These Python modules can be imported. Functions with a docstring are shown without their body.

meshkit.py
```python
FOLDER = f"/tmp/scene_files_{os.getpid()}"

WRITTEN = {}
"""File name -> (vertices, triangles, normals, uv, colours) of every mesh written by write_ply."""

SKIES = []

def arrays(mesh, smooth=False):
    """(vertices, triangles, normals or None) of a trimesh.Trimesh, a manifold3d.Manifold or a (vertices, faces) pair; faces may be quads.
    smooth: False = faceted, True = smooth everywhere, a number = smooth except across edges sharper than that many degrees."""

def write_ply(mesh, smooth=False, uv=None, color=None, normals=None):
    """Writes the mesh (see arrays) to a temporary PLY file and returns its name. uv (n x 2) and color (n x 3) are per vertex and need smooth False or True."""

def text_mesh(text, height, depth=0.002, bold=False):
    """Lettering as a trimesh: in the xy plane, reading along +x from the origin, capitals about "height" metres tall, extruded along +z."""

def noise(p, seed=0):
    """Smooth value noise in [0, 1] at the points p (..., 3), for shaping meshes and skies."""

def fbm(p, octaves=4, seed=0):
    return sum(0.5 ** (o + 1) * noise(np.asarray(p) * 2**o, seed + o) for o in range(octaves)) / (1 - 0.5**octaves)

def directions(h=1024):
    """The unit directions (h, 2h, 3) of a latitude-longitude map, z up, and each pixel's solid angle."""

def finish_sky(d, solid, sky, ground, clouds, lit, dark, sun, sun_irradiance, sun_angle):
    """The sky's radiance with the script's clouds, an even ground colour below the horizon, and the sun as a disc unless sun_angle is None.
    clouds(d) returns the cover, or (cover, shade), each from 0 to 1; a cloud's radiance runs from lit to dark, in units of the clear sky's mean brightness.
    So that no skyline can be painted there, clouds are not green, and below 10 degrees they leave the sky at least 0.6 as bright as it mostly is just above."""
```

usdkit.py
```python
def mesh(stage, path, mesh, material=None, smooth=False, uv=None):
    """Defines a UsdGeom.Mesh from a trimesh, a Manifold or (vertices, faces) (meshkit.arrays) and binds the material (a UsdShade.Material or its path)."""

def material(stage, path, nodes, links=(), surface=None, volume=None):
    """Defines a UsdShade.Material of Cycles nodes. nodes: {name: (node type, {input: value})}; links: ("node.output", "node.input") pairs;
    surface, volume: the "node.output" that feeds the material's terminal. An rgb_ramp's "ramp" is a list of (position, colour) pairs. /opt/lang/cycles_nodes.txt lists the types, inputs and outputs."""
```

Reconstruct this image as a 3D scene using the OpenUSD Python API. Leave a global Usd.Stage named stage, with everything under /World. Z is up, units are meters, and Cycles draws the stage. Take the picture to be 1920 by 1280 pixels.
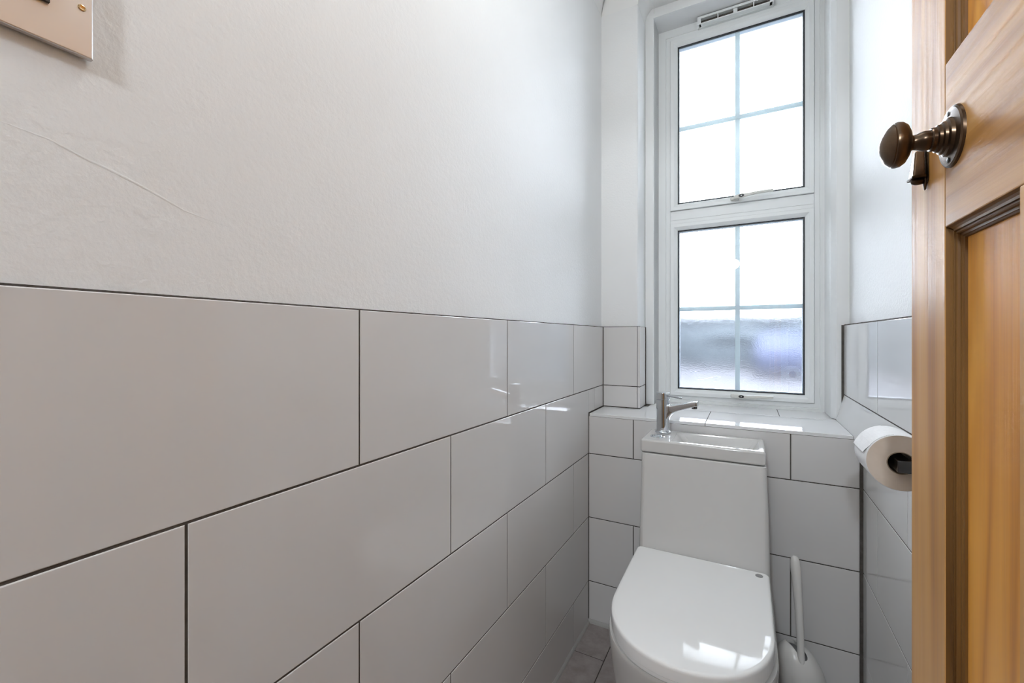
import math, numpy as np, trimesh, manifold3d, usdkit, meshkit
from pxr import Usd, UsdGeom, UsdLux, UsdShade, Gf, Sdf
from manifold3d import Manifold, CrossSection

# ---------------------------------------------------------------- camera, light, exposure
# The room is measured from the camera: x to the right along the window wall, y towards the window,
# z up from the lens; CZ is the lens height, so the floor ends up at z = 0.
CZ = 1.1443
YAW = 0.4955
stage = Usd.Stage.CreateInMemory()
UsdGeom.Xform.Define(stage, '/World')
UsdGeom.Scope.Define(stage, '/World/Looks')
cam = UsdGeom.Camera.Define(stage, '/World/camera')
cam.CreateHorizontalApertureAttr(36.0)
cam.CreateVerticalApertureAttr(24.0)
cam.CreateFocalLengthAttr(814.7 / 1920 * 36.0)
cam.CreateVerticalApertureOffsetAttr(-8.2 / 1920 * 36.0)
cam.CreateClippingRangeAttr((0.02, 1000.0))
cam.CreateExposureAttr(0.13)
c, s = math.cos(YAW), math.sin(YAW)
cam.AddTransformOp().Set(Gf.Matrix4d(c, s, 0, 0, 0, 0, 1, 0, s, -c, 0, 0, 0, 0, CZ, 1))

sky = UsdLux.DomeLight.Define(stage, '/World/sky_light')          # even overcast sky
sky.CreateIntensityAttr(4.7)
sky.CreateColorAttr(Gf.Vec3f(0.92, 0.935, 1.05))
lamp = UsdLux.SphereLight.Define(stage, '/World/hall_lamp_light')  # the lamp of the hall behind the camera
lamp.CreateRadiusAttr(0.055)
lamp.CreateIntensityAttr(410.0)
lamp.CreateColorAttr(Gf.Vec3f(0.91, 0.99, 1.07))
lamp.AddTranslateOp().Set(Gf.Vec3d(-0.13, -1.30, CZ + 0.845))
fill_light = UsdLux.SphereLight.Define(stage, '/World/added_fill_light')  # unseen globe added near the ceiling to even out the light
fill_light.CreateRadiusAttr(0.09)
fill_light.CreateIntensityAttr(29.0)
fill_light.CreateColorAttr(Gf.Vec3f(0.97, 1.0, 1.0))
fill_light.AddTranslateOp().Set(Gf.Vec3d(-0.24, 0.62, CZ + 1.38))

# ---------------------------------------------------------------- materials
def mat(name, nodes, links, surface='p.BSDF'):
    return usdkit.material(stage, '/World/Looks/' + name, nodes, links, surface=surface)
def plain(name, col, rough, spec=0.5, metal=0.0, **kw):
    return mat(name, {'p': ('principled_bsdf', dict(base_color=col, roughness=rough, specular_ior_level=spec, metallic=metal, **kw))}, [])
def noisy(name, c1, c2, scale, rough, mscale=(1, 1, 1), detail=4, bump=None, spec=0.5, lo=0.35, hi=0.65, rough2=None, **kw):
    """two colours mixed by stretched noise of the world position, with optional bump (scale, distance, strength)"""
    n = {'g': ('geometry', {}), 'm': ('mapping', {'scale': mscale}), 'n': ('noise_texture', {'scale': scale, 'detail': detail, 'roughness': 0.6}),
         'r': ('rgb_ramp', {'ramp': [(lo, c1), (hi, c2)]}), 'p': ('principled_bsdf', dict(roughness=rough, specular_ior_level=spec, **kw))}
    l = [('g.position', 'm.vector'), ('m.vector', 'n.vector'), ('n.fac', 'r.fac'), ('r.color', 'p.base_color')]
    if bump:
        n['bm'] = ('mapping', {'scale': bump[3] if len(bump) > 3 else (1, 1, 1)})
        n['bn'] = ('noise_texture', {'scale': bump[0], 'detail': 3.0, 'roughness': 0.55})
        n['b'] = ('bump', {'distance': bump[1], 'strength': bump[2]})
        l += [('g.position', 'bm.vector'), ('bm.vector', 'bn.vector'), ('bn.fac', 'b.height'), ('b.normal', 'p.normal')]
    return mat(name, n, l)

M = {}
M['paint'] = noisy('white_wall_paint', (.805, .81, .81), (.83, .835, .835), 1.5, 0.6, bump=(125, 0.0020, 0.34), spec=0.3)
M['ceiling'] = plain('white_ceiling_paint', (.84, .84, .83), 0.8, 0.2)
M['gloss'] = plain('white_gloss_paint', (.83, .84, .84), 0.28, 0.5)
M['upvc'] = plain('white_upvc', (.83, .85, .85), 0.3, 0.45)
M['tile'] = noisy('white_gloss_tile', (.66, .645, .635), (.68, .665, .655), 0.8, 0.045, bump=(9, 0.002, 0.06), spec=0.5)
M['lit_tile'] = noisy('white_gloss_tile_lit', (.76, .76, .76), (.78, .78, .78), 0.8, 0.045, bump=(9, 0.002, 0.05), spec=0.5)  # same tile, paler to carry window light on ledge and right wall
M['grout'] = noisy('dark_grey_grout', (.085, .075, .068), (.11, .10, .09), 60, 0.9, spec=0.2)
M['silicone'] = plain('pale_grey_silicone', (.36, .35, .335), 0.4)
M['floor_tile'] = noisy('taupe_floor_tile', (.24, .205, .195), (.33, .29, .28), 22, 0.55, detail=6, bump=(90, 0.0006, 0.3))
M['floor_grout'] = plain('dark_floor_grout', (.06, .05, .045), 0.9, 0.2)
M['ceramic'] = plain('white_ceramic', (.61, .60, .585), 0.06, 0.5)
M['lid'] = plain('white_lid_plastic', (.86, .86, .855), 0.05, 0.28)
M['plastic'] = plain('white_brush_plastic', (.76, .745, .72), 0.25, 0.5)
M['cap'] = plain('grey_cap', (.28, .28, .28), 0.35)
M['gasket'] = plain('black_gasket', (.018, .02, .026), 0.5)
M['spacer'] = plain('pale_spacer', (.42, .47, .54), 0.4)
M['bar'] = plain('pale_blue_grey_bar', (.62, .72, .77), 0.45)
M['chrome'] = plain('chrome', (.66, .69, .72), 0.05, 0.5, 1.0)
M['dimmed_chrome'] = plain('dimmed_chrome', (.14, .14, .145), 0.16, 0.5, 1.0)  # chrome with the dark room it reflects put into its colour
M['bronze'] = noisy('dark_bronze', (.075, .048, .03), (.13, .082, .048), 40, 0.24, metallic=0.85)
M['steel'] = plain('brushed_steel', (.70, .69, .70), 0.36, 0.5, 0.75)
M['brass'] = plain('brass_screw', (.55, .38, .2), 0.25, 0.5, 1.0)
M['handle'] = plain('cream_upvc_handle', (.66, .655, .62), 0.3)
M['black'] = plain('black_button', (.03, .032, .034), 0.3)
M['slot'] = plain('vent_slot_shade', (.10, .09, .08), 0.8, 0.1)
M['paper'] = noisy('toilet_paper', (.80, .80, .81), (.84, .84, .85), 80, 0.9, bump=(400, 0.0006, 0.4), spec=0.1)
M['paper_end'] = noisy('hall_lit_paper_end', (.63, .53, .44), (.69, .59, .50), 30, 0.95, spec=0.1)  # white paper, end tinted tan for warm hall light and shading
M['card'] = plain('card_core', (.33, .25, .18), 0.9, 0.1)
M['hall'] = plain('brown_hall_paint', (.30, .245, .20), 0.7, 0.2)
M['hall_floor'] = plain('brown_hall_carpet', (.22, .16, .11), 0.95, 0.1)
def wood(name, along, c1, c2, c3, rough, seed, arc=.55):
    """pine: bands of growth rings stretched along the grain and warped by noise, fine pores in bump and roughness"""
    a = {'z': (9, 9, arc), 'y': (9, arc, 9)}[along]
    fine = {'z': (160, 160, 4), 'y': (160, 4, 160)}[along]
    n = {'g': ('geometry', {}),
         'm': ('mapping', {'scale': a, 'location': (seed, seed * 1.7, seed * .6)}),
         'n': ('noise_texture', {'scale': 1.0, 'detail': 2.0, 'roughness': 0.45, 'distortion': 0.3}),
         'k': ('math', {'math_type': 'multiply', 'value2': 7.0}), 'f': ('math', {'math_type': 'pingpong', 'value2': 0.5}),
         'k2': ('math', {'math_type': 'multiply', 'value2': 2.0}),
         'm2': ('mapping', {'scale': fine}), 'n2': ('noise_texture', {'scale': 1.0, 'detail': 3.0}),
         'mx': ('math', {'math_type': 'multiply_add', 'value2': 0.5}),
         'half': ('math', {'math_type': 'multiply', 'value2': 0.58}),
         'r': ('rgb_ramp', {'ramp': [(0.15, c1), (0.45, c2), (0.75, c3)]}),
         'rr': ('map_range', {'from_min': 0.3, 'from_max': 0.7, 'to_min': rough - .05, 'to_max': rough + .06}),
         'b': ('bump', {'distance': 0.0006, 'strength': 0.35}),
         'p': ('principled_bsdf', {'specular_ior_level': 0.22})}
    l = [('g.position', 'm.vector'), ('m.vector', 'n.vector'), ('n.fac', 'k.value1'), ('k.value', 'f.value1'), ('f.value', 'k2.value1'),
         ('g.position', 'm2.vector'), ('m2.vector', 'n2.vector'), ('k2.value', 'half.value1'), ('n2.fac', 'mx.value1'), ('half.value', 'mx.value3'),
         ('mx.value', 'r.fac'), ('r.color', 'p.base_color'), ('n2.fac', 'rr.value'), ('rr.result', 'p.roughness'), ('n2.fac', 'b.height'), ('b.normal', 'p.normal')]
    return mat(name, n, l)
W1, W2, W3 = (.36, .165, .042), (.50, .245, .070), (.60, .32, .105)
M['wood_v'] = wood('varnished_pine_upright', 'z', W1, W2, W3, 0.42, 0.0)
M['wood_h'] = wood('varnished_pine_rail', 'y', W1, W2, W3, 0.42, 3.1)
M['wood_p'] = wood('varnished_pine_panel', 'z', (.54, .215, .034), (.74, .325, .056), (.84, .41, .083), 0.42, 7.7, 1.5)
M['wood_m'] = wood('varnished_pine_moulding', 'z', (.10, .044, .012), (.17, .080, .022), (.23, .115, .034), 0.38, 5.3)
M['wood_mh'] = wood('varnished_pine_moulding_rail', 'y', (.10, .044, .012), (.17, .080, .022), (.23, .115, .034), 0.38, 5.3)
M['pane'] = mat('clear_glass', {'t': ('transparent_bsdf', {'color': (.96, .98, .98)}), 'gl': ('glossy_bsdf', {'color': (1, 1, 1), 'roughness': 0.0}),
                                'fr': ('fresnel', {'IOR': 1.5}), 'mx': ('mix_closure', {})},
                [('fr.fac', 'mx.fac'), ('t.BSDF', 'mx.closure1'), ('gl.BSDF', 'mx.closure2')], 'mx.closure')
M['frosted'] = mat('textured_obscure_glass', {'g': ('geometry', {}), 'm': ('mapping', {'scale': (1, 1, 1.0)}), 'n': ('noise_texture', {'scale': 260, 'detail': 2.0}),
                                              'b': ('bump', {'distance': 0.0010, 'strength': 0.16}),
                                              'p': ('principled_bsdf', {'base_color': (.97, .99, 1.0), 'transmission_weight': 1.0, 'roughness': 0.085, 'ior': 1.5}),
                                              't': ('transparent_bsdf', {'color': (.95, .97, .98)}), 'mx': ('mix_closure', {'fac': 0.13})},
                   [('g.position', 'm.vector'), ('m.vector', 'n.vector'), ('n.fac', 'b.height'), ('b.normal', 'p.normal'), ('p.BSDF', 'mx.closure1'), ('t.BSDF', 'mx.closure2')], 'mx.closure')
M['paving'] = noisy('grey_outdoor_paving', (.095, .096, .104), (.112, .113, .122), 3, 0.95, spec=0.0)
M['hedge'] = noisy('blue_green_hedge', (.062, .075, .084), (.092, .105, .116), 6, 0.9, spec=0.05)
M['car_paint'] = plain('blue_car_paint', (.078, .088, .128), 0.8, 0.02)
M['car_glass'] = plain('dark_car_glass', (.06, .07, .105), 0.7, 0.05)
M['tyre'] = plain('tyre_rubber', (.02, .02, .02), 0.8)

# ---------------------------------------------------------------- scene helpers
_used = {}
def numbered(parent, name):
    k = _used.setdefault(parent, {})
    i = k.get(name, 0); k[name] = i + 1
    return name if i == 0 else '%s_%03d' % (name, i)
_base = {}
def thing(name, loc, label=None, cat=None, group=None, kind=None):
    """an Xform at the thing's base; its parts follow as children. loc is measured from the camera"""
    p = '/World/' + numbered('/World', name)
    x = UsdGeom.Xform.Define(stage, p)
    x.AddTranslateOp().Set(Gf.Vec3d(loc[0], loc[1], loc[2] + CZ))
    _base[p] = np.array(loc, float)
    for k, v in (('label', label), ('category', cat), ('group', group), ('kind', kind)):
        if v: x.GetPrim().SetCustomDataByKey(k, v)
    return p
def part(name, mesh, m, parent, smooth=False, label=None, kind=None):
    """one Mesh under its thing (or under a part); vertices are given from the camera"""
    v, f, _ = meshkit.arrays(mesh)
    v = v - _base[parent]
    p = parent + '/' + numbered(parent, name)
    g = usdkit.mesh(stage, p, trimesh.Trimesh(v, f, process=False) if smooth is False else trimesh.Trimesh(v, f), M[m], smooth=smooth)
    _base[p] = _base[parent]
    if label: g.GetPrim().SetCustomDataByKey('label', label)
    if kind: g.GetPrim().SetCustomDataByKey('kind', kind)
    return p
def tm(m): return m if isinstance(m, trimesh.Trimesh) else trimesh.Trimesh(*meshkit.arrays(m)[:2], process=False)
def cat_(ms): return trimesh.util.concatenate([tm(m) for m in ms])
def box(x0, x1, y0, y1, z0, z1):
    m = trimesh.creation.box([x1 - x0, y1 - y0, z1 - z0]); m.apply_translation([(x0 + x1) / 2, (y0 + y1) / 2, (z0 + z1) / 2]); return m
def slab(o, U, V, N, w, h, T, b=0.0012):
    """a tile: lower corner of its FACE at o, face spanned by U*w and V*h, normal N; thickness T behind, edges bevelled by b"""
    o, U, V, N = (np.asarray(x, float) for x in (o, U, V, N))
    def ring(i, d): return [o + U * i + V * i - N * d, o + U * (w - i) + V * i - N * d, o + U * (w - i) + V * (h - i) - N * d, o + U * i + V * (h - i) - N * d]
    v = ring(b, 0) + ring(b * .3, b * .3) + ring(0, b) + ring(0, T)
    f = [[0, 1, 2], [0, 2, 3], [14, 13, 12], [15, 14, 12]]
    for k in range(3):
        for i in range(4):
            a, b2 = 4 * k + i, 4 * k + (i + 1) % 4
            f += [[a + 4, b2 + 4, b2], [a + 4, b2, a]]
    m = trimesh.Trimesh(v, f, process=False)
    if np.dot(np.cross(U, V), N) < 0: m.invert()
    return m
def prism(poly, z0, z1):
    """a plan polygon (x, y) raised from z0 to z1"""
    return Manifold.extrude(CrossSection([np.asarray(poly, float)], manifold3d.FillRule.NonZero), z1 - z0).translate([0, 0, z0])
def lathe(profile, n=48):
    """profile (r, z) turned round z"""
    return trimesh.creation.revolve(np.asarray(profile, float), sections=n)
def place(m, loc, rot=None):
    m = m.copy()
    if rot is not None: m.apply_transform(rot)
    m.apply_translation(loc); return m
def rotmat(a, axis): return trimesh.transformations.rotation_matrix(a, axis)
def rrect(x0, x1, y0, y1, r, n=8):
    pts = []
    for cx, cy, a0 in ((x1 - r, y1 - r, 0), (x0 + r, y1 - r, 90), (x0 + r, y0 + r, 180), (x1 - r, y0 + r, 270)):
        pts += [(cx + r * math.cos(math.radians(a0 + 90 * i / n)), cy + r * math.sin(math.radians(a0 + 90 * i / n))) for i in range(n + 1)]
    return np.array(pts)
def loft(rings, cap0=True, cap1=True):
    """closed rings (k x n x 3), same count, joined by quads"""
    rings = [np.asarray(r, float) for r in rings]; n = len(rings[0]); v = np.vstack(rings); f = []
    for k in range(len(rings) - 1):
        for i in range(n):
            a, b = k * n + i, k * n + (i + 1) % n
            f += [[a, b, b + n], [a, b + n, a + n]]
    v = list(v)
    if cap0:
        v.append(rings[0].mean(0)); j = len(v) - 1; f += [[j, (i + 1) % n, i] for i in range(n)]
    if cap1:
        v.append(rings[-1].mean(0)); j = len(v) - 1; o = (len(rings) - 1) * n; f += [[j, o + i, o + (i + 1) % n] for i in range(n)]
    m = trimesh.Trimesh(v, f, process=False); m.fix_normals() if m.volume < 0 else None
    return m
def rounded_box(x0, x1, y0, y1, z0, z1, r, n=16):
    sp = Manifold.sphere(r, n)
    return Manifold.batch_hull([sp.translate([x, y, z]) for x in (x0 + r, x1 - r) for y in (y0 + r, y1 - r) for z in (z0 + r, z1 - r)])
def tube(pts, rad, n=16):
    """a round bar along points with a radius at each"""
    pts = np.asarray(pts, float); rad = np.broadcast_to(rad, len(pts)); t = np.gradient(pts, axis=0); t /= np.linalg.norm(t, axis=1, keepdims=True)
    ref = np.array([0, 0, 1.]) if abs(t[0, 2]) < .9 else np.array([1., 0, 0]); rings = []
    for p, d, r in zip(pts, t, rad):
        a = np.cross(d, ref); a /= np.linalg.norm(a); b = np.cross(d, a); w = np.linspace(0, 2 * math.pi, n, endpoint=False)
        rings.append(p + r * (np.cos(w)[:, None] * a + np.sin(w)[:, None] * b))
    return loft(rings)
def frame_xz(profile, x0, x1, z0, z1):
    """a mitred rectangular frame facing -y: profile of (inset, y) swept round the rectangle, closed"""
    rings = []
    for sx, sz in ((0, 0), (1, 0), (1, 1), (0, 1)):
        rings.append([((x0 + d) if not sx else (x1 - d), y, (z0 + d) if not sz else (z1 - d)) for d, y in profile])
    n = len(profile); v = np.vstack(rings); f = []
    for k in range(4):
        for i in range(n):
            a, b = k * n + i, k * n + (i + 1) % n; a2, b2 = ((k + 1) % 4) * n + i, ((k + 1) % 4) * n + (i + 1) % n
            f += [[a, b, b2], [a, b2, a2]]
    m = trimesh.Trimesh(v, f, process=False)
    if m.volume < 0: m.invert()
    return m

# ---------------------------------------------------------------- room sizes (from the lens)
XL, XR = -0.5614, 0.3145            # faces of the tiles on the left and right walls
YB, YS = 1.6889, 1.8868             # tiled box behind the toilet; wall beside the window
ZF = -CZ
Z0, PH, J = 0.0445, 0.2564, 0.0032  # top of the tiles, pitch of the courses, joint
PW = 0.503
ZL = [Z0 - i * PH for i in range(5)] + [ZF]
ZS = -0.3065                        # top of the tiled ledge
PL = 0.010                          # the plaster lies this far behind the tile faces
YN = -0.10                          # inner face of the wall with the doorway
ZC = 1.50                           # ceiling

# floor ------------------------------------------------------------------------------------------
fl = thing('floor', (0, 0, ZF), 'taupe stone-look tiled floor seen in the corner left of the toilet', 'floor', kind='structure')
part('grout', box(XL - .02, XR + .02, YN - .12, YB + .02, ZF - .06, ZF - .0015), 'floor_grout', fl)
fx, fy, fp = -0.4445, 1.506, 0.3335
for i in range(-1, 3):
    for k in range(-5, 1):
        off = 0.0 if i == -1 else 0.55 * fp
        a0, a1 = max(fx + i * fp + .0015, XL + .0045), min(fx + (i + 1) * fp - .0015, XR - .004)
        b0, b1 = max(fy + k * fp + off + .0015, YN - .1), min(fy + (k + 1) * fp + off - .0015, YB - .0045)
        if a1 - a0 > .01 and b1 - b0 > .01:
            part('tile', slab((a0, b0, ZF), (1, 0, 0), (0, 1, 0), (0, 0, 1), a1 - a0, b1 - b0, .008), 'floor_tile', fl)
        if k == 0 and off:
            pass
    if i >= 0:
        b0, b1 = fy + fp + .55 * fp + .0015 - fp, YB - .0045
# left wall --------------------------------------------------------------------------------------
wl = thing('wall_left', (XL, 0, ZF), 'left wall, white painted above rows of large glossy white tiles', 'wall', kind='structure')
part('plaster', box(XL - .20, XL - PL, YN - .12, 2.3, ZF, ZC + .1), 'paint', wl)
part('grout', cat_([box(XL - PL - .001, XL - .0012, YN - .1, YS + .004, ZF, Z0 + .0022)]), 'grout', wl)
ridge = [(.085, .195), (.12, .189), (.151, .183), (.178, .176), (.196, .169), (.219, .163), (.239, .154), (.262, .147), (.291, .140), (.312, .138)]
rp = []
for k, (y, z) in enumerate(ridge):
    q = .0022 * math.sin(math.pi * (k + .3) / 9.6); z += (.0012, -.001, .0009, -.0014, .0012, -.0005, .0011, -.0012, .0006, 0)[k]; rp.append([(XL - PL - .0002, y - q * .3, z - q), (XL - PL + q * .22, y, z), (XL - PL - .0002, y + q * .3, z + q)])
part('paint_ridge', loft(rp), 'paint', wl, smooth=60)
def left_course(r, start):
    hi, lo = ZL[r], ZL[r + 1]
    y = start
    ys = [start + k * PW for k in range(-2, 6)]
    for a, b in zip(ys[:-1], ys[1:]):
        a0, b0 = max(a + J / 2, YN - .1), min(b - J / 2, (YS if r == 0 else YB) - .003)
        if r == 1: b0 = min(b - J / 2, YS - .003)
        if b0 - a0 < .01: continue
        z0, z1 = lo + (J / 2 if r < 4 else .006), hi - (J / 2 if r else 0)
        if r == 1 and b0 > YB:   # the course that runs past the ledge: one piece in front of the box, cut round the ledge
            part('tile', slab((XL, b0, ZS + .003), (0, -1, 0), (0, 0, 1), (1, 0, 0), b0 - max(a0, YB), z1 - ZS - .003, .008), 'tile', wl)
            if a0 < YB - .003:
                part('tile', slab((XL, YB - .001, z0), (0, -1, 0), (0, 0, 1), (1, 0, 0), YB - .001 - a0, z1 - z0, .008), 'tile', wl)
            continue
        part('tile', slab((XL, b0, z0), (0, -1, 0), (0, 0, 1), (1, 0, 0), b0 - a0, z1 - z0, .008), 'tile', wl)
for r in range(5):
    left_course(r, 0.5108 + (0.0 if r % 2 == 0 else PW / 2) - (PW if r % 2 else 0))
# right wall -------------------------------------------------------------------------------------
wr = thing('wall_right', (XR, 0, ZF), 'right wall behind the door, white painted above glossy white tiles', 'wall', kind='structure')
part('plaster', box(XR + .0165, XR + .20, YN - .12, 2.3, ZF, ZC + .1), 'paint', wr)
part('grout', box(XR + .0012, XR + .0175, YN - .1, 1.995, ZF, Z0 + .002), 'grout', wr)
for r in range(5):
    hi, lo = ZL[r], ZL[r + 1]
    st = 1.52 - 3 * PW + (0 if r % 2 == 0 else PW / 2)
    for k in range(-1, 6):
        a0, b0 = max(st + k * PW + J / 2 * .7, YN - .1), min(st + (k + 1) * PW - J / 2 * .7, 1.985 if r < 2 else YB + .002)
        if b0 - a0 < .01: continue
        part('tile', slab((XR, a0, lo + (J / 2 if r < 4 else .006)), (0, 1, 0), (0, 0, 1), (-1, 0, 0), b0 - a0, hi - lo - J, .008), 'lit_tile', wr)  # paler tile copy, window light put into its colour
# window wall: boxed-in lower part, stub beside the window --------------------------------------
wb = thing('wall_back', (0, YB, ZF), 'window wall with a tiled boxed-in lower part and a narrow tiled pier', 'wall', kind='structure')
R0 = .009
pier = [(-.78, YS + PL)] + [(-.411 - R0 + R0 * math.sin(a), YS + PL + R0 - R0 * math.cos(a)) for a in np.linspace(0, math.pi / 2, 7)] + [(-.411, 2.05), (-.372, 2.05), (-.372, 2.36), (-.78, 2.36)]
part('plaster', prism(pier, ZF, ZC + .1), 'paint', wb, smooth=30)
part('plaster', cat_([box(XL, XR + .02, YB + PL, 2.36, ZF, ZS - .012), box(.2925, .62, 2.0, 2.36, ZF, ZC + .1), box(-.42, .34, 2.055, 2.36, 1.451, ZC + .1)]), 'paint', wb)
part('grout', cat_([box(XL - .001, XR - .0004, YB + .0012, YB + PL + .001, ZF, ZS - .010), box(XL - .001, -.4012, YS + .0012, YS + PL + .001, ZS - .005, Z0 + .002),
                    box(-.412, -.4014, YS + .0012, 2.0, ZS - .005, Z0 + .001), box(-.412, -.398, 1.998, 2.003, ZS - .005, Z0), box(XR - .0075, XR + .016, 1.984, 1.9885, ZS, Z0),
                    box(XR - .008, XR + .001, YB - .004, YB + .004, ZF, ZS - .012)]), 'grout', wb)
def back_tile(x0, x1, z0, z1, y): part('tile', slab((x0, y, z0), (1, 0, 0), (0, 0, 1), (0, -1, 0), x1 - x0, z1 - z0, .008), 'tile', wb)
for r in range(1, 5):
    hi, lo = (ZS - .0118 if r == 1 else ZL[r] - J / 2), ZL[r + 1] + (J / 2 if r < 4 else .008)
    js = [-.3835, .1265] if r in (1, 3) else [-.1285]
    xs = [XL + .0015 - J / 2] + js + [.3063 + J / 2]
    for a, b in zip(xs[:-1], xs[1:]): back_tile(a + J / 2, b - J / 2, lo, hi, YB)
for z0, z1 in ((ZL[1] + J / 2, Z0), (ZS + .004, ZL[1] - J / 2)):
    back_tile(XL + .0025, -.4125, z0, z1, YS)
    part('tile', slab((-.4002, YS, z0), (0, 1, 0), (0, 0, 1), (1, 0, 0), .1105, z1 - z0, .0101), 'tile', wb)
# tiled ledge
tr = thing('trim_1', (0, YB, ZS), 'glossy white tiled ledge under the window, behind the toilet', 'window sill', kind='structure')
part('grout', box(XL + .001, XR - .001, YB + .0015, 2.20, ZS - .0112, ZS - .001), 'grout', tr)
LX = .2915
for x0, x1, y0, y1 in ((XL + .0035, -.131, YB - .0006, 1.975), (-.131, LX, YB - .0006, 1.975), (-.385, .112, 1.975, 2.19), (.112, LX, 1.975, 2.19)):
    part('tile', slab((x0 + .001, y0 + (.001 if y0 > 1.9 else 0), ZS), (1, 0, 0), (0, 1, 0), (0, 0, 1), x1 - x0 - .002, y1 - y0 - (.002 if y0 > 1.9 else .001), .0105, .001), 'lit_tile', tr)
ZU, rings = ZL[1] - J / 2, []       # the cut tile above the ledge leans out from the right wall and dies into it behind the roll
for y in [1.992, 1.84, YB] + list(np.linspace(YB - .05, 1.12, 10)):
    k = min(1.0, max(0.0, (y - 1.12) / (YB - 1.12))); k = k * k * (3 - 2 * k); xb = LX + (XR - .0012 - LX) * (1 - k)
    rings.append([(xb, y, ZS - .0105), (xb, y, ZS), (XR - .0004, y, ZU), (XR - .0004, y, ZS - .0105)])
lt = loft(rings)
if lt.volume < 0: lt.invert()
part('tile', lt, 'lit_tile', tr, smooth=12)
# window casings
tl = thing('trim_2', (-.39, 2.05, ZS), 'white painted casing strip left of the window', 'window trim', kind='structure')
part('casing', prism([(-.4095, 2.045), (-.376, 2.045), (-.372, 2.049), (-.372, 2.168), (-.4095, 2.168)], ZS + .001, 1.451), 'gloss', tl)
trr = thing('trim_3', (.30, 1.99, ZS), 'white painted casing strip right of the window', 'window trim', kind='structure')
part('casing', prism([(.279, 2.168), (.279, 2.018), (.2925, 1.989), (XR + .0165, 1.989), (XR + .0165, 2.168)], ZS + .002, 1.451), 'gloss', trr)
th = thing('trim_4', (-.05, 2.05, 1.451), 'white painted lining over the top of the window', 'window trim', kind='structure')
part('lining', box(-.4095, XR + .0165, 2.046, 2.20, 1.4512, 1.47), 'gloss', th)
# ceiling and coving
ce = thing('ceiling', (0, 1, ZC), 'white ceiling, just a sliver in the top corner', 'ceiling', kind='structure')
part('plaster', box(XL - .2, XR + .2, YN - .12, 2.4, ZC, ZC + .1), 'ceiling', ce)
cv = thing('trim_5', (XL, 1, ZC - .07), 'small white coving along the top of the left wall and pier', 'coving', kind='structure')
prof = [(0, -.072), (.0005, -.072)] + [(.040 - .0395 * math.cos(a), -.072 + .070 * math.sin(a)) for a in np.linspace(0.05, math.pi / 2, 7)] + [(.040, 0), (0, 0)]
def run(pts_fn):
    r = [[pts_fn(d, h, e) for d, h in prof] for e in (0, 1)]
    m = loft(r); 
    if m.volume < 0: m.invert()
    return m
XLp, YSp = XL - PL, YS + PL
part('coving', run(lambda d, h, e: (XLp + d, (YN if e else YSp - d), ZC + h)), 'ceiling', cv, smooth=40)
part('coving', run(lambda d, h, e: ((XLp + d) if e else (-.411 + d), YSp - d, ZC + h)), 'ceiling', cv, smooth=40)
part('coving', run(lambda d, h, e: (-.411 + d, (YSp - d) if e else 2.062, ZC + h)), 'ceiling', cv, smooth=40)
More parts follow.
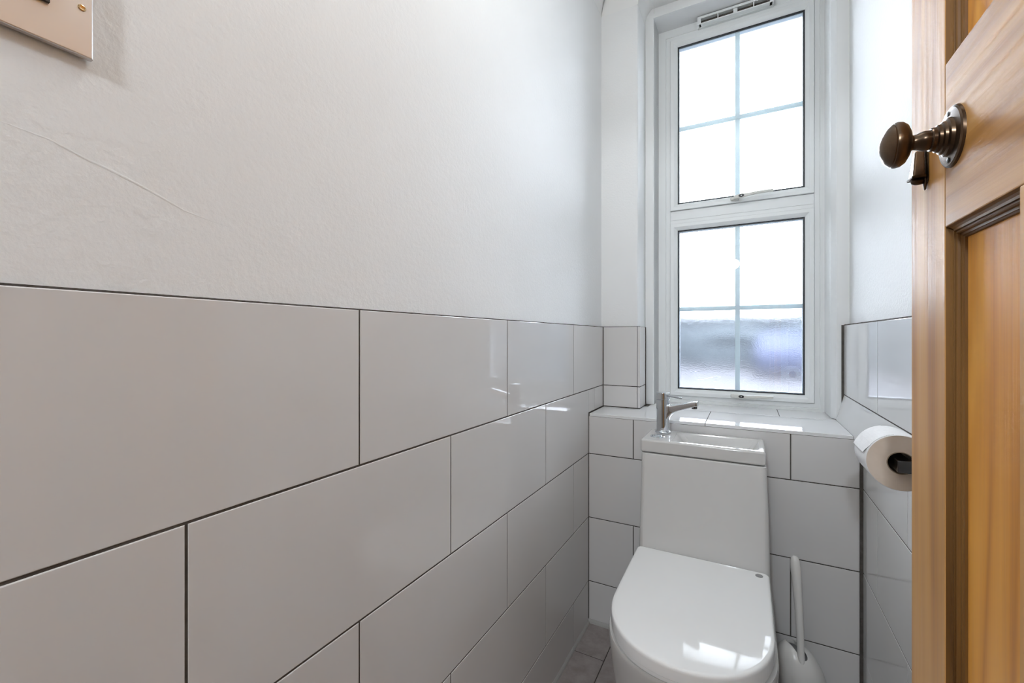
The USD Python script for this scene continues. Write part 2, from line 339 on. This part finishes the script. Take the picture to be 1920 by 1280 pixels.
# pale silicone along the floor
si = thing('trim_6', (XL, 1.2, ZF), 'pale silicone bead where the tiled walls meet the floor', 'sealant', kind='structure')
tri = [(0, 0), (.0085, 0), (.0065, .0045), (.0015, .009), (0, .009)]
def bead(f):
    m = loft([[f(a, b, e) for a, b in tri] for e in (0, 1)])
    if m.volume < 0: m.invert()
    return m
part('bead', bead(lambda a, b, e: (XL + a, YB if e else YN, ZF + b)), 'silicone', si)
part('bead', bead(lambda a, b, e: (XL if e else XR, YB - a * 1.3, ZF + b * 1.3)), 'silicone', si)
part('bead', bead(lambda a, b, e: (XR - a, YB if e else YN, ZF + b)), 'silicone', si)
# doorway wall and the hall behind the camera ----------------------------------------------------
wf = thing('wall_front', (0, YN, ZF), 'wall with the doorway the picture is taken from', 'wall', kind='structure')
part('plaster', cat_([box(XL - .2, XR + .2, YN - .12, YN, .86, ZC + .1), box(.235, XR + .2, YN - .12, YN, ZF, .86)]), 'paint', wf)
wh = thing('wall_hall', (0, -1.2, ZF), 'brown walls of the hall behind the camera', 'wall', kind='structure')
HY = -2.2
part('plaster', cat_([box(-1.5, 1.5, HY - .1, HY, ZF, 1.45), box(-1.5, -1.4, HY, YN - .12, ZF, 1.45), box(1.4, 1.5, HY, YN - .12, ZF, 1.45),
                      box(-1.5, XL - .19, YN - .22, YN - .12, ZF, 1.45), box(XR + .19, 1.5, YN - .22, YN - .12, ZF, 1.45)]), 'hall', wh)
part('ceiling_board', box(-1.5, 1.5, HY - .1, YN - .1, 1.35, 1.45), 'ceiling', wh)
part('carpet', box(-1.5, 1.5, HY - .1, YN - .12, ZF - .06, ZF), 'hall_floor', wh)

# ---------------------------------------------------------------- window
win = thing('window_1', (-.037, 2.165, ZS), 'tall white plastic window of two sashes with thin glazing bars', 'window', kind='structure')
SX0, SX1 = -.318, .244
ZB, ZT = -.2735, 1.3946
FR = .061
part('window_frame', frame_xz([(0, 2.25), (0, 2.165), (.0395, 2.165), (.0415, 2.167), (.043, 2.1655), (.060, 2.1655), (FR, 2.167), (FR, 2.25)], SX0 - FR, SX1 + FR, ZB - FR, ZT + FR), 'upvc', win)
part('transom', cat_([prism([(SX0 + .0005, 2.25), (SX0 + .0005, 2.1665), (SX1 - .0005, 2.1665), (SX1 - .0005, 2.25)], .533, .5915), box(SX0 + .001, SX1 - .001, 2.1645, 2.17, .549, .5765)]), 'upvc', win)
def sash(z0, z1, low):
    sp = [(0.0008, 2.20), (0.0008, 2.158), (.0022, 2.1562), (.0165, 2.1562), (.019, 2.158), (.0285, 2.166), (.0315, 2.1695), (.0325, 2.20)]
    s_ = part('sash', frame_xz(sp, SX0, SX1, z0, z1), 'upvc', win)
    part('gasket', frame_xz([(.0315, 2.20), (.0318, 2.1705), (.0362, 2.1712), (.0365, 2.20)], SX0, SX1, z0, z1), 'gasket', s_)
    part('spacer', frame_xz([(.0366, 2.20), (.0366, 2.178), (.0395, 2.178), (.0395, 2.198)], SX0, SX1, z0, z1), 'spacer', s_)
    gx0, gx1, g0, g1 = SX0 + .036, SX1 - .036, z0 + .036, z1 - .036
    part('pane', box(gx0, gx1, 2.1725, 2.1733, g0, g1), 'pane', s_, label='clear inner pane')
    xm = -.0365; zb = {1: .131, 0: .980}[low]
    part('glazing_bar', box(xm - .0095, xm + .0095, 2.181, 2.189, g0, g1), 'bar', s_)
    part('glazing_bar', box(gx0, gx1, 2.1805, 2.1885, zb - .0092, zb + .0092), 'bar', s_)
    if low:
        part('frosted_pane', box(gx0, gx1, 2.1985, 2.2015, g0, zb), 'frosted', s_, label='frosted lower part of the outer pane')
        part('pane', box(gx0, gx1, 2.1985, 2.1993, zb, g1), 'pane', s_)
    else:
        part('pane', box(gx0, gx1, 2.1985, 2.1993, g0, g1), 'pane', s_)
    # espagnolette handle on the bottom rail
    zh = z0 + (.0155 if low else .0165)
    h = part('handle', rounded_box(-.064, -.029, 2.140, 2.157, zh - .0085, zh + .0085, .006), 'handle', win, smooth=30)
    up = 1 if not low else 0
    pts = [(-.050, 2.128), (-.028, 2.124), (0.005, 2.124), (.045, 2.126), (.098, 2.132)]
    zs = [zh, zh + .001, zh + .004 * up, zh + .008 * up + .003 * (1 - up), zh + .010 * up + .004 * (1 - up)]
    hh = [.0075, .0095, .0062, .0058, .0052]
    rings = []
    for (x, y), z, a in zip(pts, zs, hh):
        w = np.linspace(0, 2 * math.pi, 16, endpoint=False)
        rings.append([(x, y + .0055 * math.copysign(abs(math.cos(t)) ** .6, math.cos(t)), z + a * math.copysign(abs(math.sin(t)) ** .6, math.sin(t))) for t in w])
    part('lever', loft(rings), 'handle', h, smooth=40)
    part('neck', box(-.047, -.033, 2.128, 2.145, zh - .006, zh + .006), 'handle', h)
    bt = place(trimesh.creation.cylinder(.0062, .004, sections=24), (0, 0, 0), rotmat(math.pi / 2, [1, 0, 0])); bt.apply_scale([1.75, 1, .95])
    part('lock_button', place(bt, (-.021, 2.118, zh + .0015)), 'black', h, smooth=40, label='black lock button')
    part('key_slot', place(trimesh.creation.cylinder(.0024, .002, sections=16), (-.021, 2.1155, zh + .0015), rotmat(math.pi / 2, [1, 0, 0])), 'chrome', h)
sash(.5925, ZT, 0)
sash(ZB, .532, 1)
# trickle vent on the head of the frame
ve = part('trickle_vent', cat_([box(-.197, .100, 2.152, 2.166, 1.410, 1.447), box(-.190, .094, 2.130, 2.153, 1.437, 1.447), box(-.190, .094, 2.130, 2.153, 1.412, 1.4165),
                               box(-.197, -.183, 2.131, 2.153, 1.412, 1.447), box(.086, .100, 2.131, 2.153, 1.412, 1.447)]), 'upvc', win)
part('slot', box(-.184, .088, 2.149, 2.1525, 1.4165, 1.4375), 'slot', ve)
for x in (-.113, .026):
    part('clip', box(x - .002, x + .002, 2.132, 2.15, 1.416, 1.438), 'upvc', ve)
part('clip', box(-.052, -.036, 2.130, 2.15, 1.416, 1.434), 'upvc', ve)

# ---------------------------------------------------------------- door
XD, DT, RC = .175, .040, .0125
door = thing('door_1', (XD + .02, .31, ZF), 'open varnished pine panelled door at the right edge', 'door', kind='structure')
YE, YI = .6914, .5903
DZ0, DZ1 = ZF + .008, .835
Y1 = -.070
def plank(name, y0, y1, z0, z1, m, lab=None):
    return part(name, trimesh.Trimesh(*meshkit.arrays(rounded_box(XD, XD + DT, y0, y1, z0, z1, .0012, 8))[:2]), m, door, label=lab)
plank('stile', YI, YE, DZ0, DZ1, 'wood_v')
plank('stile', Y1, .031, DZ0, DZ1, 'wood_v')
plank('lock_rail', .031, YI, .1099, .2728, 'wood_h')
plank('top_rail', .031, YI, DZ1 - .10, DZ1, 'wood_h')
plank('bottom_rail', .031, YI, DZ0, DZ0 + .20, 'wood_h')
lowz = (DZ0 + .20, .1099)
mun = [(.3779, .4554), (.1655, .2430)]
for a, b in mun: plank('muntin', a, b, lowz[0], lowz[1], 'wood_v')
def panel(y0, y1, z0, z1):
    p = part('panel', box(XD + RC, XD + DT - RC, y0 - .006, y1 + .006, z0 - .006, z1 + .006), 'wood_p', door)
    pr = [(0, .0006), (.0004, .0016), (.0012, .0034), (.0030, .0048), (.0052, .0052), (.0054, .0070), (.0066, .0072), (.0068, .0060), (.0078, .0057), (.0086, .0066), (.0090, .0086), (.0112, .0090), (.0116, .0098), (.0130, .0104), (.0133, RC), (0, RC)]
    rings = [[(XD + h, (y0 + d) if not sy else (y1 - d), (z0 + d) if not sz else (z1 - d)) for d, h in pr] for sy, sz in ((0, 0), (1, 0), (1, 1), (0, 1))]
    for k in range(4):
        m = loft([rings[k], rings[(k + 1) % 4]])
        if m.volume < 0: m.invert()
        part('moulding', m, 'wood_mh' if k in (0, 2) else 'wood_m', p, smooth=22)
panel(.031, YI, .2728, DZ1 - .10)
for y0, y1 in ((.4554, YI), (.2430, .3779), (.031, .1655)): panel(y0, y1, *lowz)
# knob on its rose, turned about an axis along -x
KY, KZ = .5697, .193
ax = rotmat(-math.pi / 2, [0, 1, 0])      # lathe z -> -x
def turned(prof, n=48): return place(lathe(prof, n), (XD, KY, KZ), ax)
kn = part('knob', turned([(0, .0), (.0085, .0), (.0090, .0165), (.0094, .0195), (.0096, .0215), (.0088, .0245), (.0074, .0275), (.0070, .0300), (.0080, .0322), (.0140, .0333), (.0188, .0358), (.0214, .0392), (.0221, .0428), (.0214, .0454), (.0205, .0461), (.0207, .0468), (.0165, .0512), (.0095, .0545), (.0040, .0558), (0, .0560)]), 'bronze', door, smooth=28, label='turned dark bronze knob')
part('rose', turned([(0, .0175), (.0104, .0175), (.0110, .0165), (.0112, .0140), (.0126, .0130), (.0130, .0108), (.0148, .0098), (.0153, .0078), (.0176, .0066), (.0182, .0040), (.0268, .0034), (.0284, .0022), (.0288, 0), (0, 0)]), 'bronze', kn, smooth=25)
for dz in (.0222, -.0222):
    part('screw', place(lathe([(0, .0008), (.0022, .0006), (.0026, 0), (0, 0)], 16), (XD - .0040, KY, KZ + dz), ax), 'black', kn)
# key plate with its hanging cover, on the stile
EY, EZ = .640, .1770
def hull_of(items): return Manifold.batch_hull([Manifold.sphere(r, 14).scale(sc).translate([x, y, z]) for r, sc, x, y, z in items])
es = part('escutcheon', hull_of([(.0070, [.2, 1, 1], XD - .0008, EY, z) for z in (EZ - .002, EZ + .027)]), 'bronze', door, smooth=30)
drop = hull_of([(.0016, [1, 1, 1], x, EY + sy * w, z) for x, z, w in ((XD - .0045, EZ + .029, .0030), (XD - .0095, EZ + .027, .0030), (XD - .0050, EZ + .001, .0070), (XD - .0122, EZ + .001, .0070)) for sy in (-1, 1)])
part('drop_cover', cat_([drop, box(XD - .0148, XD - .0030, EY - .0090, EY + .0090, EZ - .0018, EZ + .0004), hull_of([(.0048, [1, 1, .75], x, EY, EZ - .0042) for x in (XD - .0090, XD - .0060)])]), 'bronze', es, smooth=30)
part('finial', hull_of([(r, [.5, 1, 1], XD - .0018, EY, z) for z, r in ((EZ - .003, .0045), (EZ - .0125, .0022))]), 'bronze', es, smooth=30)

# ---------------------------------------------------------------- toilet with basin on the cistern
TX = -.1285
def dshape(a, yb, ys, yf, z, n=40, e=2.1, rb=.012):
    """closed D outline: straight sides from yb to ys, superelliptic front reaching yf"""
    pts = [(TX + a * math.copysign(abs(math.cos(t)) ** (2 / e), math.cos(t)), ys - (ys - yf) * abs(math.sin(t)) ** (2 / e)) for t in np.linspace(0, math.pi, n)]
    side = np.linspace(ys, yb - rb, 7)[1:]
    left = [(TX - a, y) for y in side]
    arc = [(TX - a + rb - rb * math.cos(w), yb - rb + rb * math.sin(w)) for w in np.linspace(0, math.pi / 2, 6)[1:]]
    arc2 = [(TX + a - rb + rb * math.sin(w), yb - rb + rb * math.cos(w)) for w in np.linspace(0, math.pi / 2, 6)]
    right = [(TX + a, y) for y in side[::-1][1:]]
    return np.array([(x, y, z) for x, y in pts + left + arc + arc2 + right])
toi = thing('toilet', (TX, 1.35, ZF), 'white close-coupled toilet with closed lid and a small basin on its cistern', 'toilet')
secs = [(ZF, .160, 1.06), (ZF + .04, .161, 1.055), (ZF + .12, .166, 1.045), (ZF + .22, .176, 1.025), (ZF + .31, .187, .995), (ZF + .37, .192, .978), (ZF + .395, .193, .972), (ZF + .404, .191, .974)]
part('pan', loft([dshape(a, 1.684, 1.17, yf, z, e=2.17, rb=.02) for z, a, yf in secs]), 'ceramic', toi, smooth=45)
ZLID = -.680
part('seat', loft([dshape(a, 1.448, 1.17, yf, z, e=2.17) for z, a, yf in ((-.7395, .181, .975), (-.7385, .1818, .974), (-.728, .1818, .974), (-.727, .179, .977))]), 'lid', toi, smooth=45)
lid_r = [(-.0465, -.006), (-.0460, -.0012), (-.044, 0), (-.012, 0), (-.006, -.0008), (-.0025, -.0024), (-.0006, -.0052), (0, -.0095)]
rings = [dshape(.1862 + o, 1.4485 + o * .5, 1.17, .9675 - o, ZLID + h, e=2.17) for h, o in lid_r]
mid = np.array([TX, 1.21, 0])
for k in (.86, .66, .4, .12):
    r = rings[7].copy(); r[:, :2] = mid[:2] + (r[:, :2] - mid[:2]) * k; rings.append(r)
def crown(r):        # the lid falls away gently towards its front
    r = r.copy(); t = np.clip((r[:, 2] - (ZLID - .0465)) / .0465, 0, 1); r[:, 2] -= t * .069 * np.maximum(0, 1.448 - r[:, 1]) ** 2; return r
part('lid', loft([crown(r) for r in rings]), 'lid', toi, smooth=45)
part('hinge_cap', place(lathe([(0, .0012), (.0085, .0012), (.0098, .0004), (.0098, -.002), (0, -.002)], 32), (.031, 1.424, ZLID + .0002)), 'cap', toi, smooth=30, label='small grey hinge cap')
def csec(x0, x1, y0, z, r=.016): return np.array([(x, y, z) for x, y in rrect(x0, x1, y0, 1.684, r, 8)])
part('cistern', loft([csec(-.3125, .0600, 1.450, -.742), csec(-.3125, .0600, 1.4505, -.68), csec(-.3125, .0590, 1.4575, -.62), csec(-.3125, .0565, 1.471, -.52), csec(-.3125, .0530, 1.484, -.42), csec(-.3125, .0520, 1.488, -.3885), csec(-.3105, .0505, 1.490, -.3868)]), 'ceramic', toi, smooth=45)
bx = rounded_box(-.3160, .0500, 1.494, 1.6845, -.3848, -.3425, .007, 24)
def bowl_ring(z, x0, x1, y0, y1, r): return Manifold.extrude(CrossSection([rrect(x0, x1, y0, y1, r)]), .0004).translate([0, 0, z])
cut = Manifold.batch_hull([bowl_ring(-.3415, -.222, .0345, 1.510, 1.664, .018), bowl_ring(-.3455, -.219, .0325, 1.5125, 1.661, .018)]) + Manifold.batch_hull([bowl_ring(-.3458, -.219, .0325, 1.5125, 1.661, .018), bowl_ring(-.372, -.190, .014, 1.535, 1.640, .022)])
part('basin', bx - cut, 'ceramic', toi, smooth=40)
part('basin_waste', place(lathe([(0, .001), (.014, .001), (.017, -.0005), (0, -.0005)], 32), (-.02, 1.588, -.3718)), 'chrome', toi, smooth=30)
fb = part('flush_button', place(lathe([(0, .003), (.0155, .003), (.0165, .0015), (.0175, .0035), (.0215, .0030), (.0240, .0008), (.0242, -.001), (0, -.001)], 48), (-.271, 1.560, -.3425)), 'chrome', toi, smooth=30, label='round chrome flush button')
part('push_cap', place(lathe([(0, .0068), (.008, .0064), (.0125, .0052), (.0145, .0028), (0, .0028)], 40), (-.271, 1.560, -.3425)), 'chrome', fb, smooth=40)
# ---------------------------------------------------------------- tap
TXP, TYP, TZ = -.2640, 1.625, -.3425
tap = thing('tap', (TXP, TYP, TZ), 'chrome single-lever basin tap standing on the toilet cistern', 'tap')
part('body', place(lathe([(0, 0), (.0255, 0), (.0272, .002), (.0272, .007), (.0255, .0095), (.0235, .0105), (.0235, .0125), (.0226, .014), (.0226, .060), (.0229, .090), (.0232, .112), (.0232, .1195), (.0221, .1203), (0, .1203)], 64), (TXP, TYP, TZ)), 'chrome', tap, smooth=30)
part('cap', place(lathe([(0, .1203), (.0221, .1203), (.0233, .1212), (.0233, .1425), (.0221, .1450), (.0180, .1462), (0, .1467)], 64), (TXP, TYP, TZ)), 'chrome', tap, smooth=30)
dv = np.array([1, -.12, 0]); dv /= np.linalg.norm(dv); nv = np.array([-dv[1], dv[0], 0])
def sect(dist, z, hw, hh, e=.35, n=24):
    w = np.linspace(0, 2 * math.pi, n, endpoint=False)
    return [np.array([TXP, TYP, z]) + dv * dist + nv * hw * math.copysign(abs(math.cos(t)) ** e, math.cos(t)) + np.array([0, 0, 1]) * hh * math.copysign(abs(math.sin(t)) ** e, math.sin(t)) for t in w]
part('spout', loft([sect(.004, -.270, .0175, .034), sect(.016, -.266, .0170, .030), sect(.024, -.2605, .0160, .0225), sect(.031, -.2560, .0152, .0170), sect(.042, -.2510, .0148, .0138), sect(.060, -.2445, .0144, .0120), sect(.090, -.2355, .0140, .0105), sect(.112, -.2292, .0137, .0096), sect(.117, -.2282, .0127, .0086)]), 'chrome', tap, smooth=40)
part('aerator', place(lathe([(0, 0), (.0085, 0), (.0092, .001), (.0092, .008), (0, .008)], 32), (TXP + dv[0] * .106, TYP + dv[1] * .106, -.2462)), 'dimmed_chrome', tap, smooth=30)
lv = np.array([.86, -.5, 0]); p0 = np.array([TXP, TYP, TZ + .1345])
part('lever', tube([p0 + lv * .016, p0 + lv * .03 + [0, 0, .0005], p0 + lv * .055 + [0, 0, -.001], p0 + lv * .078 + [0, 0, -.002]], [.0046, .0036, .0034, .0030], 16), 'chrome', tap, smooth=40)

# ---------------------------------------------------------------- toilet brush and its holder
BX, BY = .150, 1.592
hol = thing('toilet_brush_holder', (BX, BY, ZF), 'white egg-shaped toilet brush holder on the floor right of the toilet', 'toilet brush holder')
pr = [(0, 0), (.058, 0), (.062, .006), (.0645, .03), (.0662, .065), (.0660, .10), (.0630, .132), (.056, .160), (.045, .183), (.032, .199), (.018, .208), (0, .211)]
sm = np.array(pr); t_ = np.linspace(0, len(sm) - 1, 60)
from scipy.interpolate import PchipInterpolator
pp = np.stack([PchipInterpolator(np.arange(len(sm)), sm[:, k])(t_) for k in (0, 1)], 1); pp[0, 0] = pp[-1, 0] = 0
egg = lathe(pp, 64)
eggM = Manifold(manifold3d.Mesh(np.asarray(egg.vertices, np.float32), np.asarray(egg.faces, np.uint32)))
if eggM.is_empty() or eggM.volume() < 0: egg.invert(); eggM = Manifold(manifold3d.Mesh(np.asarray(egg.vertices, np.float32), np.asarray(egg.faces, np.uint32)))
slot = Manifold.batch_hull([Manifold.cylinder(.30, .0128, .0128, 24).translate([x, 0, .12]) for x in (-.028, .012)]).rotate([0, 0, -54]).translate([.010, -.016, 0])
inner = Manifold.batch_hull([Manifold.cylinder(.002, r - .004, r - .004, 48).translate([0, 0, z]) for r, z in ((.0600, .006), (.0640, .065), (.0630, .11), (.0560, .150), (.045, .174), (.030, .192))])
def lean(v):         # the egg leans back towards the toilet
    k = -.22 * np.clip(v[:, 2] - .06, 0, None); return np.stack([v[:, 0] + .88 * k, v[:, 1] + .475 * k, v[:, 2]], 1)
hv, hf, _ = meshkit.arrays(eggM - inner - slot)
part('holder_shell', trimesh.Trimesh(lean(hv) + [BX + .004, BY + .004, ZF], hf, process=False), 'plastic', hol, smooth=35)
br = thing('toilet_brush', (BX, BY, ZF + .10), 'white plastic toilet brush standing in its holder beside the toilet', 'toilet brush')
top = np.array([.128, 1.575, ZF + .4785]); ent = np.array([.1395, 1.548, ZF + .20])
b0 = ent + (ent - top) * .30
ks = (0, .2, .45, .65, .8, .9, .96, .99, 1.0)
hp = [b0 + (top - b0) * k + np.array([.0035 * math.sin(math.pi * k), 0, 0]) for k in ks]
part('handle', tube(hp, [.0090, .0094, .0102, .0112, .0126, .0138, .0128, .0090, .003], 24), 'plastic', br, smooth=50)
part('bristle_head', place(lathe([(0, .050), (.010, .048), (.013, .035), (.013, .012), (.009, .0), (0, -.003)], 32), (b0[0], b0[1] + .004, ZF + .072)), 'plastic', br, smooth=50)

# ---------------------------------------------------------------- toilet roll on its holder
RX, RY, RZ, RR = .2500, 1.045, -.2325, .0515
roll = thing('toilet_roll', (RX, RY, RZ), 'white toilet paper roll on the holder at the right wall, half hidden by the door', 'toilet roll')
yx = rotmat(-math.pi / 2, [1, 0, 0])       # lathe z -> +y
part('paper', place(lathe([(.0208, .0006), (.0208, .0995), (RR - .001, .0995), (RR, .0985), (RR, .0015), (RR - .0008, .0004), (RR - .0008, .0004)], 96), (RX, RY, RZ), yx), 'paper', roll, smooth=30)
part('paper_end', place(lathe([(.0205, .0004), (.0205, .0003), (RR - .0009, .0003), (RR - .0009, .0006), (.0205, .0006), (.0205, .0004)], 96), (RX, RY, RZ), yx), 'paper_end', roll, label='end of the wound paper, tinted tan for the warm hall light')
part('core', place(lathe([(.0194, -.0003), (.0208, -.0003), (.0208, .0996), (.0194, .0996), (.0194, -.0003)], 64), (RX, RY, RZ), yx), 'card', roll, smooth=30)
# loose end of the sheet: a thin flap over the top of the roll with a torn corner
w = np.linspace(math.radians(100), math.radians(168), 12)
fl_ = []
for k, a in enumerate(w):
    r = RR + .0004 + .0022 * max(0, (k - 8) / 3) ** 1.5
    y0 = RY + .004 + (.012 * max(0, k - 8) / 3)
    fl_.append([(RX + r * math.cos(a), y0, RZ + r * math.sin(a)), (RX + r * math.cos(a), RY + .0985, RZ + r * math.sin(a)), (RX + (r + .0005) * math.cos(a), RY + .0985, RZ + (r + .0005) * math.sin(a)), (RX + (r + .0005) * math.cos(a), y0, RZ + (r + .0005) * math.sin(a))])
part('loose_sheet', loft(fl_), 'paper', roll)
rh = thing('toilet_roll_holder', (XR, RY, RZ), 'chrome square-bar toilet roll holder fixed to the right wall, darkened for the dim room it reflects', 'toilet roll holder')
bw = .0108
part('arm', trimesh.Trimesh(*meshkit.arrays(rounded_box(RX - bw, XR - .006, RY - .026, RY - .006, RZ - bw - .001, RZ + bw - .001, .0014, 8))[:2]), 'dimmed_chrome', rh)
part('bar', trimesh.Trimesh(*meshkit.arrays(rounded_box(RX - bw, RX + bw, RY - .008, RY + .112, RZ - bw - .001, RZ + bw - .001, .0014, 8))[:2]), 'dimmed_chrome', rh)
part('wall_plate', trimesh.Trimesh(*meshkit.arrays(rounded_box(XR - .008, XR - .0002, RY - .040, RY + .008, RZ - .025, RZ + .023, .002, 8))[:2]), 'dimmed_chrome', rh)

# ---------------------------------------------------------------- light switch
XW = XL - PL
SY, SZ = .1795 - .043, .2710 + .043
sw = thing('light_switch', (XW, SY, SZ), 'brushed steel light switch plate on the white wall, top left corner', 'light switch')
part('back_box', box(XW - .001, XW + .003, SY - .041, SY + .041, SZ - .041, SZ + .041), 'gasket', sw)
part('plate', slab((XW + .0085, SY + .043, SZ - .043), (0, -1, 0), (0, 0, 1), (1, 0, 0), .086, .086, .006, .0012), 'steel', sw)
part('rocker', box(XW + .008, XW + .0118, SY - .012, SY + .012, SZ - .0086, SZ + .0086), 'slot', sw, label='dark rocker edge')
for dy in (-.0345, .0345):
    part('screw', place(lathe([(0, .0004), (.0021, .0009), (.0029, .0006), (.0031, 0), (0, 0)], 24), (XW + .0085, SY - dy, SZ + .0026), rotmat(math.pi / 2, [0, 1, 0])), 'brass', sw, smooth=30, label='small brass screw')

# ---------------------------------------------------------------- outdoors, blurred by the frosted pane
go = thing('ground', (0, 12, ZF - .2), 'pale grey paving outdoors, blurred below the frosted pane', 'ground', kind='structure')
part('paving', box(-40, 40, 2.36, 60, ZF - .5, ZF - .2), 'paving', go)
hg = thing('hedge', (0, 21, ZF - .2), 'blue-green garden hedge outdoors, blurred behind the frosted lower panes, with unseen side rows added for tile reflections', 'hedge')
def hedge_row(lx, ly, lz, cx, cy):
    hm = trimesh.creation.box([lx, ly, lz])
    for _ in range(5): hm = hm.subdivide()
    hv = np.array(hm.vertices) + np.array([cx, cy, ZF - .2 + lz / 2])
    hv += (np.stack([meshkit.fbm(hv * 2.2 + k * 17, 3, k) for k in range(3)], 1) - .5) * .6
    part('foliage', trimesh.Trimesh(hv, hm.faces), 'hedge', hg, smooth=60)
hedge_row(16, 1.4, 2.5, 0, 21.6)
hedge_row(1.2, 17, 2.5, 4.6, 12.2)  # unseen side row, added to grey the reflection in the left tiles
hedge_row(1.2, 17, 2.5, -4.6, 12.2)  # unseen side row, added for what the right-wall tiles reflect
cr = thing('car', (1.1, 17.5, ZF - .2), 'blue car outdoors, blurred behind the lower right frosted pane', 'car')
G = ZF - .2
cx0, cx1 = .25, 2.05
body = Manifold.batch_hull([Manifold.sphere(.12, 16).translate([x, y, z]) for x in (cx0 + .12, cx1 - .12) for y, z in ((16.2, G + .42), (16.2, G + .85), (20, G + .42), (20, G + .78))])
cab = Manifold.batch_hull([Manifold.sphere(.1, 16).translate([x, y, z]) for a, y, z in ((.12, 16.35, G + .85), (.28, 16.7, G + 1.38), (.28, 18.2, G + 1.38), (.12, 19.0, G + .85)) for x in (cx0 + a, cx1 - a)])
part('body', body + cab, 'car_paint', cr, smooth=30)
part('rear_window', trimesh.Trimesh([(cx0 + .3, 16.335, G + .98), (cx1 - .3, 16.335, G + .98), (cx1 - .42, 16.57, G + 1.34), (cx0 + .42, 16.57, G + 1.34), (cx0 + .3, 16.36, G + .98), (cx1 - .3, 16.36, G + .98), (cx1 - .42, 16.6, G + 1.34), (cx0 + .42, 16.6, G + 1.34)],
     [[0, 1, 2], [0, 2, 3], [5, 4, 7], [5, 7, 6], [0, 4, 5], [0, 5, 1], [1, 5, 6], [1, 6, 2], [2, 6, 7], [2, 7, 3], [3, 7, 4], [3, 4, 0]]), 'car_glass', cr)
for x in (cx0 + .12, cx1 - .12):
    for y in (16.9, 19.3):
        part('wheel', place(trimesh.creation.cylinder(.31, .2, sections=32), (x, y, G + .31), rotmat(math.pi / 2, [0, 1, 0])), 'tyre', cr)
